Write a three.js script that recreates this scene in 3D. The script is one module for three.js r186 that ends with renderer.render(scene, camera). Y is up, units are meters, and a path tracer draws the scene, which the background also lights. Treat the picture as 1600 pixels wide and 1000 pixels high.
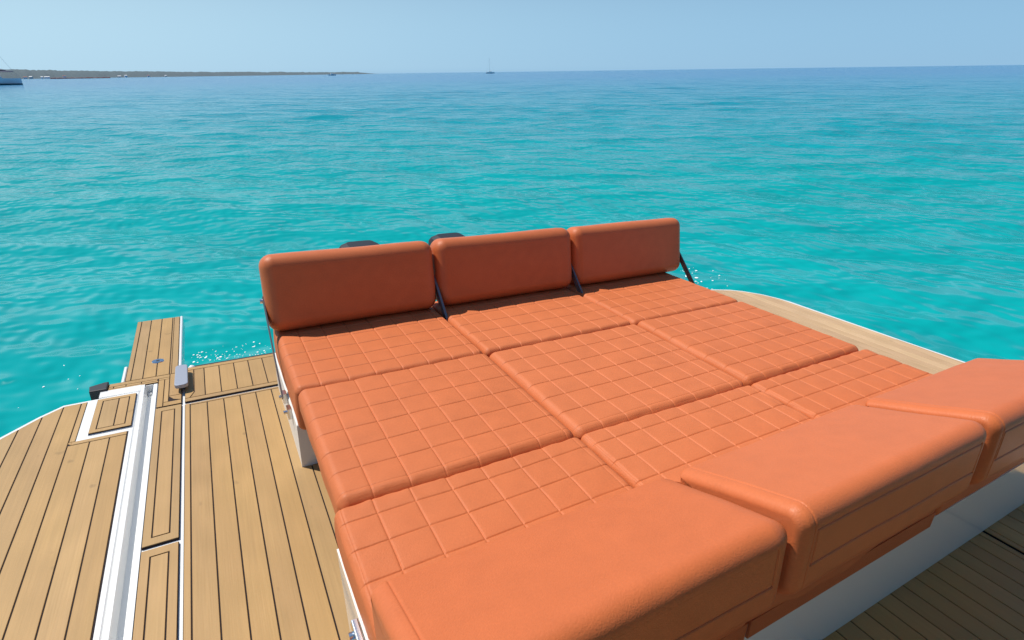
import * as THREE from 'three';
import { mergeGeometries, mergeVertices, toCreasedNormals } from 'three/addons/utils/BufferGeometryUtils.js';
import { ImprovedNoise } from 'three/addons/math/ImprovedNoise.js';

// ------------------------------------------------------------------ camera, sky, sun, exposure
const scene = new THREE.Scene();
const renderer = new THREE.WebGLRenderer({ antialias: true });
renderer.toneMapping = THREE.LinearToneMapping;
renderer.toneMappingExposure = 1.0;
renderer.shadowMap.enabled = true;

// The boat lies a little heeled on the water. Boat axes: x to starboard of the picture, y up from the teak, z towards the helm.
const EYE_HEIGHT = 1.387, WATER = -0.40;
const upInBoat = new THREE.Vector3(-0.0581, 0.9982, 0.0133).normalize();
const boatTurn = new THREE.Quaternion().setFromUnitVectors(upInBoat, new THREE.Vector3(0, 1, 0));
const eyeInBoat = new THREE.Vector3(0, EYE_HEIGHT, 0);
const eyeY = upInBoat.dot(eyeInBoat) - WATER;
const toWorld = (x, y, z) => new THREE.Vector3(x, y, z).sub(eyeInBoat).applyQuaternion(boatTurn).add(new THREE.Vector3(0, eyeY, 0));
const dirToWorld = (x, y, z) => new THREE.Vector3(x, y, z).normalize().applyQuaternion(boatTurn);

const camera = new THREE.PerspectiveCamera(60.63, 1.6, 0.05, 30000);
camera.position.copy(toWorld(0, EYE_HEIGHT, 0));
camera.quaternion.setFromRotationMatrix(new THREE.Matrix4().set(
  0.87760678, 0.15408883, -0.45394159, 0,
  0.03229825, 0.92577483, 0.37669322, 0,
  0.47829192, -0.34525004, 0.80748947, 0,
  0, 0, 0, 1)).premultiply(boatTurn);

const sunDir = dirToWorld(-0.45, 1, -0.46);
const sun = new THREE.DirectionalLight(new THREE.Color(1, 0.94, 0.84), 5.0);
sun.position.copy(sunDir).multiplyScalar(40);
sun.castShadow = true;
sun.shadow.mapSize.set(4096, 4096);
Object.assign(sun.shadow.camera, { left: -12, right: 12, top: 12, bottom: -12, near: 1, far: 90 });
scene.add(sun, sun.target);

{ // clear hazy summer sky, paler towards the horizon and towards the sun
  const W = 720, H = 360, data = new Float32Array(W * H * 4), d = new THREE.Vector3();
  for (let j = 0; j < H; j++) for (let i = 0; i < W; i++) {
    const el = ((j + 0.5) / H - 0.5) * Math.PI, az = ((i + 0.5) / W - 0.5) * 2 * Math.PI;
    d.set(Math.cos(el) * Math.cos(az), Math.sin(el), Math.cos(el) * Math.sin(az));
    const e = Math.max(0, Math.sin(el)), c = Math.max(0, 0.5 + 0.5 * d.dot(sunDir));
    const hz = 1 / (1 + Math.pow(e / 0.195, 2.9)), low = Math.exp(-e / 0.035), glow = Math.pow(c, 5) * 1.15 + Math.pow(c, 60) * 0.6;
    const k = 4 * (j * W + i);
    data[k] = (0.036 + 0.250 * hz + 0.006 * low) * (1 + 2.7 * glow);
    data[k + 1] = (0.115 + 0.410 * hz - 0.010 * low) * (1 + 1.5 * glow);
    data[k + 2] = (0.32 + 0.430 * hz - 0.020 * low) * (1 + 0.7 * glow);
    data[k + 3] = 1;
  }
  const t = new THREE.DataTexture(data, W, H, THREE.RGBAFormat, THREE.FloatType);
  t.mapping = THREE.EquirectangularReflectionMapping; t.magFilter = THREE.LinearFilter; t.minFilter = THREE.LinearFilter; t.needsUpdate = true;
  scene.background = t; scene.environment = t;
}

// ------------------------------------------------------------------ helpers
let seedState = 12345;
const rnd = () => { seedState = (seedState * 1664525 + 1013904223) >>> 0; return seedState / 4294967296; };
const noise = new ImprovedNoise();
const fbm = (x, y, z, o = 4) => { let s = 0, a = 0.5; for (let k = 0; k < o; k++) { s += a * noise.noise(x, y, z); x *= 2.03; y *= 2.03; z *= 2.03; a *= 0.5; } return s; };
const taken = {};
function numbered(name) { const n = taken[name] = (taken[name] ?? -1) + 1; return n ? `${name}_${String(n).padStart(3, '0')}` : name; }
const bases = new WeakMap();
function tag(o, label, category, group) { o.userData.label = label; if (category) o.userData.category = category; if (group) o.userData.group = group; return o; }
function shade(o) { o.castShadow = true; o.receiveShadow = true; return o; }
// a Group at the thing's base; geometry given to its parts is written in boat axes
function boatThing(name, base, label, category, group) {
  const g = new THREE.Group(); g.name = numbered(name);
  g.position.copy(toWorld(...base)); g.quaternion.copy(boatTurn); bases.set(g, base);
  scene.add(g); return tag(g, label, category, group);
}
function part(parent, name, geo, mat) {
  const b = bases.get(parent), m = shade(new THREE.Mesh(geo, mat)); m.name = name;
  geo.translate(-b[0], -b[1], -b[2]); bases.set(m, b); parent.add(m); return m;
}
function worldThing(name, pos, turn, label, category, group) {
  const g = new THREE.Group(); g.name = numbered(name); g.position.set(...pos); g.rotation.y = turn; bases.set(g, [0, 0, 0]);
  scene.add(g); return tag(g, label, category, group);
}
const box = (x0, x1, y0, y1, z0, z1) => new THREE.BoxGeometry(x1 - x0, y1 - y0, z1 - z0).translate((x0 + x1) / 2, (y0 + y1) / 2, (z0 + z1) / 2);
function planarUV(g, u = 'x', v = 'z', ou = 0, ov = 0) {
  const p = g.attributes.position, a = new Float32Array(p.count * 2), get = { x: 'getX', y: 'getY', z: 'getZ' };
  for (let i = 0; i < p.count; i++) { a[2 * i] = p[get[u]](i) + ou; a[2 * i + 1] = p[get[v]](i) + ov; }
  g.setAttribute('uv', new THREE.BufferAttribute(a, 2)); return g;
}
// prism over a convex outline [[x,z]...], chamfered along its top edges
function prism(pts, y0, y1, ch = 0.001) {
  let area = 0; for (let i = 0; i < pts.length; i++) { const [a, b] = pts[i], [c, d] = pts[(i + 1) % pts.length]; area += a * d - c * b; }
  if (area > 0) pts = pts.slice().reverse();
  const n = pts.length, inset = pts.map((p, i) => {
    const a = pts[(i + n - 1) % n], b = pts[(i + 1) % n];
    let e1 = [p[0] - a[0], p[1] - a[1]], e2 = [b[0] - p[0], b[1] - p[1]]; const l1 = Math.hypot(...e1), l2 = Math.hypot(...e2);
    e1 = [e1[0] / l1, e1[1] / l1]; e2 = [e2[0] / l2, e2[1] / l2];
    let nx = e1[1] + e2[1], nz = -e1[0] - e2[0]; const l = Math.hypot(nx, nz); nx /= l; nz /= l;
    const k = ch / Math.max(0.3, nx * e1[1] - nz * e1[0]);
    return [p[0] - nx * k * -1, p[1] - nz * k * -1];
  });
  // make sure the inset goes inwards
  const cx = pts.reduce((s, p) => s + p[0], 0) / n, cz = pts.reduce((s, p) => s + p[1], 0) / n;
  const far = (q) => q.reduce((s, p) => s + Math.hypot(p[0] - cx, p[1] - cz), 0);
  const top = far(inset) < far(pts) ? inset : pts.map((p, i) => [2 * p[0] - inset[i][0], 2 * p[1] - inset[i][1]]);
  const v = [], tri = (a, b, c) => v.push(...a, ...b, ...c);
  const B = pts.map((p) => [p[0], y0, p[1]]), M = pts.map((p) => [p[0], y1 - ch, p[1]]), T = top.map((p) => [p[0], y1, p[1]]);
  for (let i = 0; i < n; i++) { const j = (i + 1) % n; tri(B[i], B[j], M[j]); tri(B[i], M[j], M[i]); tri(M[i], M[j], T[j]); tri(M[i], T[j], T[i]); }
  for (let i = 1; i < n - 1; i++) { tri(T[0], T[i], T[i + 1]); tri(B[0], B[i + 1], B[i]); }
  const g = new THREE.BufferGeometry(); g.setAttribute('position', new THREE.Float32BufferAttribute(v, 3)); g.computeVertexNormals();
  return g;
}
const rect = (x0, x1, z0, z1) => [[x0, z0], [x1, z0], [x1, z1], [x0, z1]];
// cut a convex outline by the half plane a*x + b*z <= c
function cut(pts, a, b, c) {
  const out = [];
  for (let i = 0; i < pts.length; i++) {
    const p = pts[i], q = pts[(i + 1) % pts.length], dp = a * p[0] + b * p[1] - c, dq = a * q[0] + b * q[1] - c;
    if (dp <= 0) out.push(p);
    if (dp * dq < 0) { const t = dp / (dp - dq); out.push([p[0] + (q[0] - p[0]) * t, p[1] + (q[1] - p[1]) * t]); }
  }
  return out;
}
function noiseTexture(w, h, fn, srgb = true, float = false) {
  const data = float ? new Float32Array(w * h * 4) : new Uint8Array(w * h * 4);
  for (let j = 0; j < h; j++) for (let i = 0; i < w; i++) {
    const c = fn(i / w, j / h, i, j), k = 4 * (j * w + i);
    for (let m = 0; m < 3; m++) data[k + m] = float ? c[m] : Math.max(0, Math.min(255, Math.round(c[m] * 255)));
    data[k + 3] = float ? 1 : 255;
  }
  const t = new THREE.DataTexture(data, w, h, THREE.RGBAFormat, float ? THREE.FloatType : THREE.UnsignedByteType);
  t.wrapS = t.wrapT = THREE.RepeatWrapping; t.magFilter = THREE.LinearFilter; t.minFilter = THREE.LinearMipmapLinearFilter; t.generateMipmaps = true;
  if (srgb) t.colorSpace = THREE.SRGBColorSpace; t.needsUpdate = true; return t;
}
// noise that repeats over the unit square
function tileNoise(u, v, fx, fy, s) {
  const a = noise.noise(u * fx, v * fy, s), b = noise.noise((u - 1) * fx, v * fy, s), c = noise.noise(u * fx, (v - 1) * fy, s), d = noise.noise((u - 1) * fx, (v - 1) * fy, s);
  return (a * (1 - u) + b * u) * (1 - v) + (c * (1 - u) + d * u) * v;
}

// ------------------------------------------------------------------ materials
const std = (o) => new THREE.MeshStandardMaterial(o), phys = (o) => new THREE.MeshPhysicalMaterial(o);
const lin = (r, g, b) => new THREE.Color().setRGB(r, g, b);
const M = {};
{ // teak: fine streaks along the plank, pores and a few smudges
  const grain = (s) => noiseTexture(256, 1024, (u, v) => {
    const streak = tileNoise(u, v, 46, 3.2, s) * 0.55 + tileNoise(u, v, 110, 7, s + 3) * 0.45, blotch = tileNoise(u, v, 3, 2.5, s + 7), cloud = tileNoise(u, v, 7, 9, s + 11);
    const spot = Math.max(0, tileNoise(u, v, 11, 16, s + 17) - 0.46), k = 0.90 + 0.060 * streak + 0.065 * blotch + 0.05 * cloud + 0.02 * (rnd() - 0.5) - 1.1 * spot;
    return [k, k * (0.985 + 0.015 * blotch), k * (0.97 + 0.03 * cloud)];
  });
  const bump = noiseTexture(256, 512, (u, v) => { const k = 0.5 + 0.3 * tileNoise(u, v, 90, 5, 2) + 0.2 * tileNoise(u, v, 40, 40, 5); return [k, k, k]; }, false);
  bump.repeat.set(3, 1.3);
  const maps = [grain(1.3), grain(21.7)];
  for (const t of maps) t.repeat.set(2.2, 0.9);
  M.teak = [[0.485, 0.297, 0.112], [0.525, 0.325, 0.127], [0.455, 0.280, 0.108], [0.50, 0.303, 0.108], [0.475, 0.300, 0.122]].map((c, i) =>
    std({ color: lin(...c), map: maps[i % 2], bumpMap: bump, bumpScale: 0.0006, roughness: 0.62 }));
  M.teakSheenPaint = [[0.66, 0.44, 0.24], [0.70, 0.475, 0.265], [0.63, 0.42, 0.23]].map((c, i) => std({ color: lin(...c), map: maps[i % 2], bumpMap: bump, bumpScale: 0.0004, roughness: 0.55 }));  // paler copy of the teak: grazing sheen painted into its colour
  M.caulkSheenPaint = std({ color: lin(0.13, 0.08, 0.05), roughness: 0.8 });  // seams lightened to go with the painted sheen
  M.caulk = std({ color: lin(0.013, 0.006, 0.008), roughness: 0.9 });
}
{ // leather: pebbled grain
  const g = noiseTexture(512, 512, (u, v) => { const k = 0.5 + 0.45 * tileNoise(u, v, 70, 70, 4.2) + 0.35 * tileNoise(u, v, 140, 140, 9.1); return [k, k, k]; }, false);
  g.repeat.set(4, 4);
  const tone = noiseTexture(512, 512, (u, v) => { const k = 0.96 + 0.03 * tileNoise(u, v, 5, 5, 1.1) + 0.03 * tileNoise(u, v, 17, 17, 2.1) + 0.04 * tileNoise(u, v, 120, 120, 6.1); return [k, k, k]; });
  tone.repeat.set(1.3, 1.3);
  M.leather = [[0.61, 0.166, 0.056], [0.595, 0.160, 0.053], [0.62, 0.172, 0.060]].map((c) => phys({ color: lin(...c), map: tone, bumpMap: g, bumpScale: 0.0006, roughness: 0.58, specularIntensity: 0.6 }));
  M.smooth = [[0.60, 0.158, 0.054], [0.585, 0.152, 0.052], [0.61, 0.164, 0.058]].map((c) => phys({ color: lin(...c), map: tone, bumpMap: g, bumpScale: 0.0006, roughness: 0.45, specularIntensity: 0.55 }));
}
M.gelcoat = phys({ color: lin(0.80, 0.80, 0.78), roughness: 0.3, clearcoat: 0.5, clearcoatRoughness: 0.15 });
M.greyGel = std({ color: lin(0.60, 0.61, 0.62), roughness: 0.45 });
M.benchGel = std({ color: lin(0.72, 0.71, 0.67), roughness: 0.4 });
M.steel = std({ color: lin(0.75, 0.76, 0.78), metalness: 1, roughness: 0.16 });
M.darkSteel = std({ color: lin(0.20, 0.19, 0.19), metalness: 0.6, roughness: 0.4 });
M.rubber = std({ color: lin(0.018, 0.018, 0.024), roughness: 0.55 });
M.cleat = std({ color: lin(0.36, 0.38, 0.44), metalness: 0.35, roughness: 0.42 });
M.cowl = phys({ color: lin(0.008, 0.009, 0.013), roughness: 0.5, clearcoat: 0.25, clearcoatRoughness: 0.3 });
M.lining = std({ color: lin(0.75, 0.72, 0.67), roughness: 0.8 });
M.cowlTrim = std({ color: lin(0.010, 0.010, 0.015), roughness: 0.6 });

// ------------------------------------------------------------------ the sea
let seaHeight;
{
  const waves = [], main = 2.35; // direction the ripples run, in world x/z
  for (let k = 0; k < 40; k++) {
    const L = 0.55 * Math.pow(11, Math.pow(rnd(), 1.3)), a = main + (rnd() + rnd() + rnd() - 1.5) * (L > 2 ? 0.6 : 0.95);
    waves.push({ kx: Math.cos(a) * 2 * Math.PI / L, kz: Math.sin(a) * 2 * Math.PI / L, L, A: 0.0052 * Math.pow(L, L > 1.8 ? 0.45 : 0.9), p: rnd() * 6.283, cx: Math.cos(a), cz: Math.sin(a) });
  }
  seaHeight = (x, z) => { const wx = x + 0.35 * noise.noise(x * 0.35, 3.1, z * 0.35), wz = z + 0.35 * noise.noise(x * 0.35, 9.7, z * 0.35), gust = 0.75 + 0.55 * noise.noise(x * 0.11, 5.5, z * 0.11); let y = 0; for (const w of waves) y += w.A * gust * Math.cos(w.kx * wx + w.kz * wz + w.p); return y; };
  const radii = [0.5]; while (radii[radii.length - 1] < 280) radii.push(radii[radii.length - 1] * 1.0088);
  while (radii[radii.length - 1] < 9000) radii.push(radii[radii.length - 1] * 1.045);
  const ang = [], look = Math.atan2(-0.80, 0.47); // dense where the deck looks out over the stern, coarser round the bow
  const N = 1150; for (let i = 0; i <= N; i++) ang.push(look - 1.25 + 2.5 * i / N);
  const Q = 260; for (let i = 1; i < Q; i++) ang.push(look + 1.25 + (2 * Math.PI - 2.5) * i / Q);
  const na = ang.length, nr = radii.length, pos = new Float32Array(na * nr * 3), uv = new Float32Array(na * nr * 2), col = new Float32Array(na * nr * 3);
  for (let j = 0; j < nr; j++) {
    const r = radii[j], dr = j ? r - radii[j - 1] : 0.01;
    const use = waves.filter((w) => w.L > dr * 2.6), fade = use.map((w) => Math.min(1, (w.L / dr - 2.6) / 3));
    for (let i = 0; i < na; i++) {
      const x = Math.cos(ang[i]) * r, z = Math.sin(ang[i]) * r; let y = 0, ox = 0, oz = 0;
      const wx = x + 0.35 * noise.noise(x * 0.35, 3.1, z * 0.35), wz = z + 0.35 * noise.noise(x * 0.35, 9.7, z * 0.35);
      const gust = 0.75 + 0.55 * noise.noise(x * 0.11, 5.5, z * 0.11);
      for (let k = 0; k < use.length; k++) { const w = use[k], t = w.kx * wx + w.kz * wz + w.p, a = w.A * fade[k] * gust, s = Math.sin(t); y += a * Math.cos(t); ox -= a * s * w.cx; oz -= a * s * w.cz; }
      const n = j * na + i; pos[3 * n] = x + ox * 0.5; pos[3 * n + 1] = y; pos[3 * n + 2] = z + oz * 0.5;
      uv[2 * n] = x / 18; uv[2 * n + 1] = z / 18;
      // bluer offshore: grazing sky reflection painted into the colour, along with deeper water
      const off = 0.55 * x - 0.83 * z, patch = 10 * fbm(x * 0.045, 2.2, z * 0.045, 4) * (1 + r * 0.02), farBluePaint = Math.pow(Math.min(1, Math.max(0, Math.log(Math.max(1, (off + patch + 0.25 * r) / 9)) / Math.log(26))), 1.3);
      const mot = 1 + 0.10 * noise.noise(x * 0.5, 1, z * 0.5);
      col[3 * n] = 0.002 + 0.012 * farBluePaint; col[3 * n + 1] = (0.305 - 0.140 * farBluePaint) * mot; col[3 * n + 2] = (0.308 + 0.040 * farBluePaint) * mot;
    }
  }
  const idx = new Uint32Array((nr - 1) * na * 6); let q = 0;
  for (let j = 0; j < nr - 1; j++) for (let i = 0; i < na; i++) {
    const a = j * na + i, b = j * na + (i + 1) % na, c = a + na, d = b + na; idx[q++] = a; idx[q++] = b; idx[q++] = c; idx[q++] = b; idx[q++] = d; idx[q++] = c;
  }
  const g = new THREE.BufferGeometry();
  g.setAttribute('position', new THREE.BufferAttribute(pos, 3)); g.setAttribute('uv', new THREE.BufferAttribute(uv, 2));
  g.setAttribute('color', new THREE.BufferAttribute(col, 3)); g.setIndex(new THREE.BufferAttribute(idx, 1)); g.computeVertexNormals();
  // small ripples as a map of normals, repeating every 18 m
  const T = 18, R = 2048, sx = new Float32Array(R * R), sz = new Float32Array(R * R);
  for (let k = 0; k < 90; k++) {
    const L = 0.10 * Math.pow(22, Math.pow(rnd(), 1.3)), a = main + (rnd() + rnd() + rnd() - 1.5) * 1.15, m = Math.round(Math.cos(a) * T / L), n = Math.round(Math.sin(a) * T / L), p = rnd() * 6.283;
    const slope = 0.0310 * Math.pow(L / 0.5, -0.05), kl = Math.hypot(m, n) || 1, ax = slope * m / kl, az = slope * n / kl;
    const cu = new Float32Array(R), su = new Float32Array(R), cv = new Float32Array(R), sv = new Float32Array(R);
    for (let i = 0; i < R; i++) { const t = 2 * Math.PI * i / R; cu[i] = Math.cos(m * t + p); su[i] = Math.sin(m * t + p); cv[i] = Math.cos(n * t); sv[i] = Math.sin(n * t); }
    for (let j = 0; j < R; j++) { const c = cv[j], q = sv[j]; for (let i = 0, o = j * R; i < R; i++, o++) { const w = su[i] * c + cu[i] * q; sx[o] += ax * w; sz[o] += az * w; } }
  }
  const nd = new Float32Array(R * R * 4);
  for (let o = 0; o < R * R; o++) { const q = Math.hypot(sx[o], sz[o]), f = 1 / Math.pow(1 + Math.pow(q / 0.32, 4), 0.25); sx[o] *= f; sz[o] *= f; const l = Math.hypot(sx[o], sz[o], 1); nd[4 * o] = 0.5 + 0.5 * sx[o] / l; nd[4 * o + 1] = 0.5 + 0.5 * sz[o] / l; nd[4 * o + 2] = 0.5 + 0.5 / l; nd[4 * o + 3] = 1; }
  const ripples = new THREE.DataTexture(nd, R, R, THREE.RGBAFormat, THREE.FloatType); ripples.wrapS = ripples.wrapT = THREE.RepeatWrapping; ripples.magFilter = THREE.LinearFilter; ripples.needsUpdate = true;
  const water = phys({ color: lin(1, 1, 1), vertexColors: true, roughness: 0.10, ior: 1.33, specularIntensity: 0.4, normalMap: ripples });
  const sea = shade(new THREE.Mesh(g, water)); sea.name = 'sea'; sea.userData.kind = 'structure';
  tag(sea, 'rippled turquoise sea stretching to the horizon'); scene.add(sea);
}
console.log('sea done');

// ------------------------------------------------------------------ the deck: white moulding, teak panels, single planks
const SEAM = 0.0043, BED = -0.0030, GEL = -0.011;
let plankCount = 0;
function plank(bed, pts, y = 0, wood = M.teak) {
  if (pts.length < 3) return;
  const g = prism(pts, y - (y > 0.001 ? 0.0027 : 0.008), y, 0.0009); planarUV(g, 'x', 'z', rnd() * 7, rnd() * 7);
  part(bed, 'plank', g, wood[(plankCount++ * 7 + Math.floor(rnd() * 3)) % wood.length]);
}
function insetPoly(poly, d) { // convex outline moved inwards by d
  let out = poly, cx = 0, cz = 0; for (const p of poly) { cx += p[0] / poly.length; cz += p[1] / poly.length; }
  for (let i = 0; i < poly.length; i++) {
    const [a, b] = poly[i], [c, e] = poly[(i + 1) % poly.length], l = Math.hypot(c - a, e - b); let nx = (e - b) / l, nz = -(c - a) / l;
    if ((cx - a) * nx + (cz - b) * nz > 0) { nx = -nx; nz = -nz; }
    out = cut(out, nx, nz, nx * a + nz * b - d);
  }
  return out;
}
function clipTo(pts, poly) {
  let cx = 0, cz = 0; for (const p of poly) { cx += p[0] / poly.length; cz += p[1] / poly.length; }
  for (let i = 0; i < poly.length && pts.length; i++) {
    const [a, b] = poly[i], [c, e] = poly[(i + 1) % poly.length]; let nx = e - b, nz = -(c - a);
    if ((cx - a) * nx + (cz - b) * nz > 0) { nx = -nx; nz = -nz; }
    pts = cut(pts, nx, nz, nx * a + nz * b);
  }
  return pts;
}
const H = SEAM / 2;
// planks side by side between the seams, from z0 to z1
function field(bed, seams, z0, z1, y = 0, poly) {
  for (let k = 0; k < seams.length - 1; k++) { const r = rect(seams[k] + H, seams[k + 1] - H, z0, z1); plank(bed, poly ? clipTo(r, poly) : r, y); }
}
// a ring of four border planks and one plank inside it
function framed(bed, x0, x1, z0, z1, bx, bz, y = 0, inner = [x0 + bx, x1 - bx]) {
  const ring = new THREE.Shape([[x0, z0], [x1, z0], [x1, z1], [x0, z1]].map((p) => new THREE.Vector2(...p)));
  ring.holes.push(new THREE.Path([[x0 + bx - H, z0 + bz - H], [x0 + bx - H, z1 - bz + H], [x1 - bx + H, z1 - bz + H], [x1 - bx + H, z0 + bz - H]].map((p) => new THREE.Vector2(...p))));
  const g = new THREE.ExtrudeGeometry(ring, { depth: 0.0024, bevelEnabled: true, bevelSize: 0.0006, bevelOffset: -0.0006, bevelThickness: 0.0006, bevelSegments: 1 }).rotateX(Math.PI / 2).translate(0, y - 0.0006, 0);
  planarUV(g, 'x', 'z', rnd() * 7, rnd() * 7); part(bed, 'border_plank', g, M.teak[plankCount++ % 5]);
  for (let k = 0; k < inner.length - 1; k++) plank(bed, rect(inner[k] + H, inner[k + 1] - H, z0 + bz + H, z1 - bz - H), y);
}
const bedGeo = (list, y = 0) => mergeGeometries(list.map((p) => prism(p, y - 0.0095, y + BED, 0.0004)));
const range = (a, step, end) => { const o = []; for (let x = a; x < end; x += step) o.push(x); return o; };

const deck = boatThing('deck', [1.3, GEL, -1.4], 'white moulded cockpit deck laid with teak planks'); deck.userData.kind = 'structure';
part(deck, 'deck_moulding', mergeGeometries([box(-0.3645, 3.04, -0.10, GEL, -3.09, 1.6)]), M.gelcoat);
{ // cockpit floor beside and under the sunbed
  const bed = part(deck, 'teak_panel', bedGeo([rect(-0.2435, 1.281, -2.680, 1.2)]), M.caulk);
  plank(bed, rect(-0.2415, -0.2212 - H, -2.678, 1.2)); plank(bed, rect(-0.2212 + H, 1.279, -2.678, -2.664));
  field(bed, range(-0.2212, 0.0705, 1.26), -2.664 + SEAM, 1.2);
  plank(bed, rect(-0.2212 + 21 * 0.0705 + H - 0.0, 1.279, -2.664 + SEAM, 1.2));
}
for (const [x0, x1] of [[1.297, 2.253], [2.270, 2.92]]) {
  const bed = part(deck, 'teak_panel', bedGeo([rect(x0 - 0.002, x1 + 0.002, -2.680, 1.2)]), M.caulk);
  plank(bed, rect(x0, x0 + 0.026 - H, -2.678, 1.2)); plank(bed, rect(x1 - 0.026 + H, x1, -2.678, 1.2));
  const n = Math.round((x1 - x0 - 0.052) / 0.072), w = (x1 - x0 - 0.052) / n; field(bed, range(x0 + 0.026, w, x1 - 0.026 + w / 2), -2.678, 1.2);
}
for (const [z0, z1] of [[-2.690, -1.748], [-1.727, -0.55]]) { // narrow framed panels along the gutter
  const bed = part(deck, 'teak_panel', bedGeo([rect(-0.3625, -0.2565, z0 - 0.0015, z1 + 0.0015)]), M.caulk);
  framed(bed, -0.361, -0.258, z0, z1, 0.026, 0.036);
}
{ // swim platform behind the cross seam
  const bed = part(deck, 'teak_panel', bedGeo([rect(-0.2435, 2.92, -3.087, -2.704)]), M.caulk);
  plank(bed, rect(-0.242, 2.915, -3.085, -3.052 - H)); plank(bed, rect(-0.242, 2.915, -2.738 + H, -2.706));
  plank(bed, [[-0.242, -3.052 + H], [-0.2035 - H, -3.052 + H], [-0.2035 - H, -2.79], [-0.222 - H, -2.738 - H], [-0.242, -2.738 - H]]);
  plank(bed, [[-0.2035 + H, -3.052 + H], [-0.156 - H, -3.052 + H], [-0.156 - H, -2.738 - H], [-0.222 + H, -2.738 - H], [-0.2035 + H, -2.79]]);
  field(bed, range(-0.156, 0.0708, 2.93), -3.052 + H, -2.738 - H);
}
{ // stepped border planks in the corner by the gangway
  const bed = part(deck, 'teak_panel', bedGeo([rect(-0.572, -0.2565, -3.047, -2.9735), rect(-0.3605, -0.2565, -2.9735, -2.7005)]), M.caulk);
  const b = 0.0035;
  plank(bed, rect(-0.570, -0.3095 - b, -3.045, -3.013)); plank(bed, rect(-0.570, -0.548 - b, -3.013 + b, -2.9925));
  for (const [a, c] of [[-0.548, -0.497], [-0.497, -0.432], [-0.432, -0.362]]) plank(bed, rect(a, c - b, -3.013 + b, -2.9925));
  plank(bed, rect(-0.570, -0.362 + 0.0, -2.9925 + b, -2.9755)); plank(bed, rect(-0.3585, -0.335, -2.9895, -2.7025));
  plank(bed, rect(-0.3585, -0.3095 - b, -3.013 + b, -2.9925)); plank(bed, rect(-0.335 + b, -0.3095 - b, -2.9895, -2.742));
  plank(bed, rect(-0.3095, -0.2585, -3.045, -2.797)); plank(bed, [[-0.3095, -2.797 + b], [-0.2585, -2.797 + b], [-0.2585, -2.742], [-0.289, -2.757]]);
  plank(bed, rect(-0.335 + b, -0.2585, -2.742 + b, -2.7025));
  part(deck, 'step_moulding', box(-0.575, -0.3645, -0.10, GEL, -3.05, -2.9735), M.gelcoat);
}
part(deck, 'rubbing_strake', mergeGeometries([box(-0.20, 2.92, -0.075, -0.006, -3.112, -3.0905)]), M.rubber);
part(deck, 'strake_end_cap', new THREE.SphereGeometry(0.019, 16, 10).scale(1, 1.2, 1).translate(-0.214, -0.018, -3.100), M.gelcoat);

{ // hull under the deck
  const pts = [[-0.34, 0], [3.02, 0], [3.02, -0.1], [2.75, -0.62], [-0.07, -0.62], [-0.34, -0.1]];
  const s = new THREE.Shape(pts.map(([x, y]) => new THREE.Vector2(x, y - 0.101)));
  const g = new THREE.ExtrudeGeometry(s, { depth: 4.55, bevelEnabled: false }).translate(0, 0, -3.06);
  const hull = boatThing('boat_hull', [1.33, -0.7, -1], 'white hull of the motorboat under the teak deck', 'hull'); part(hull, 'hull_shell', g, M.gelcoat);
}

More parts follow.
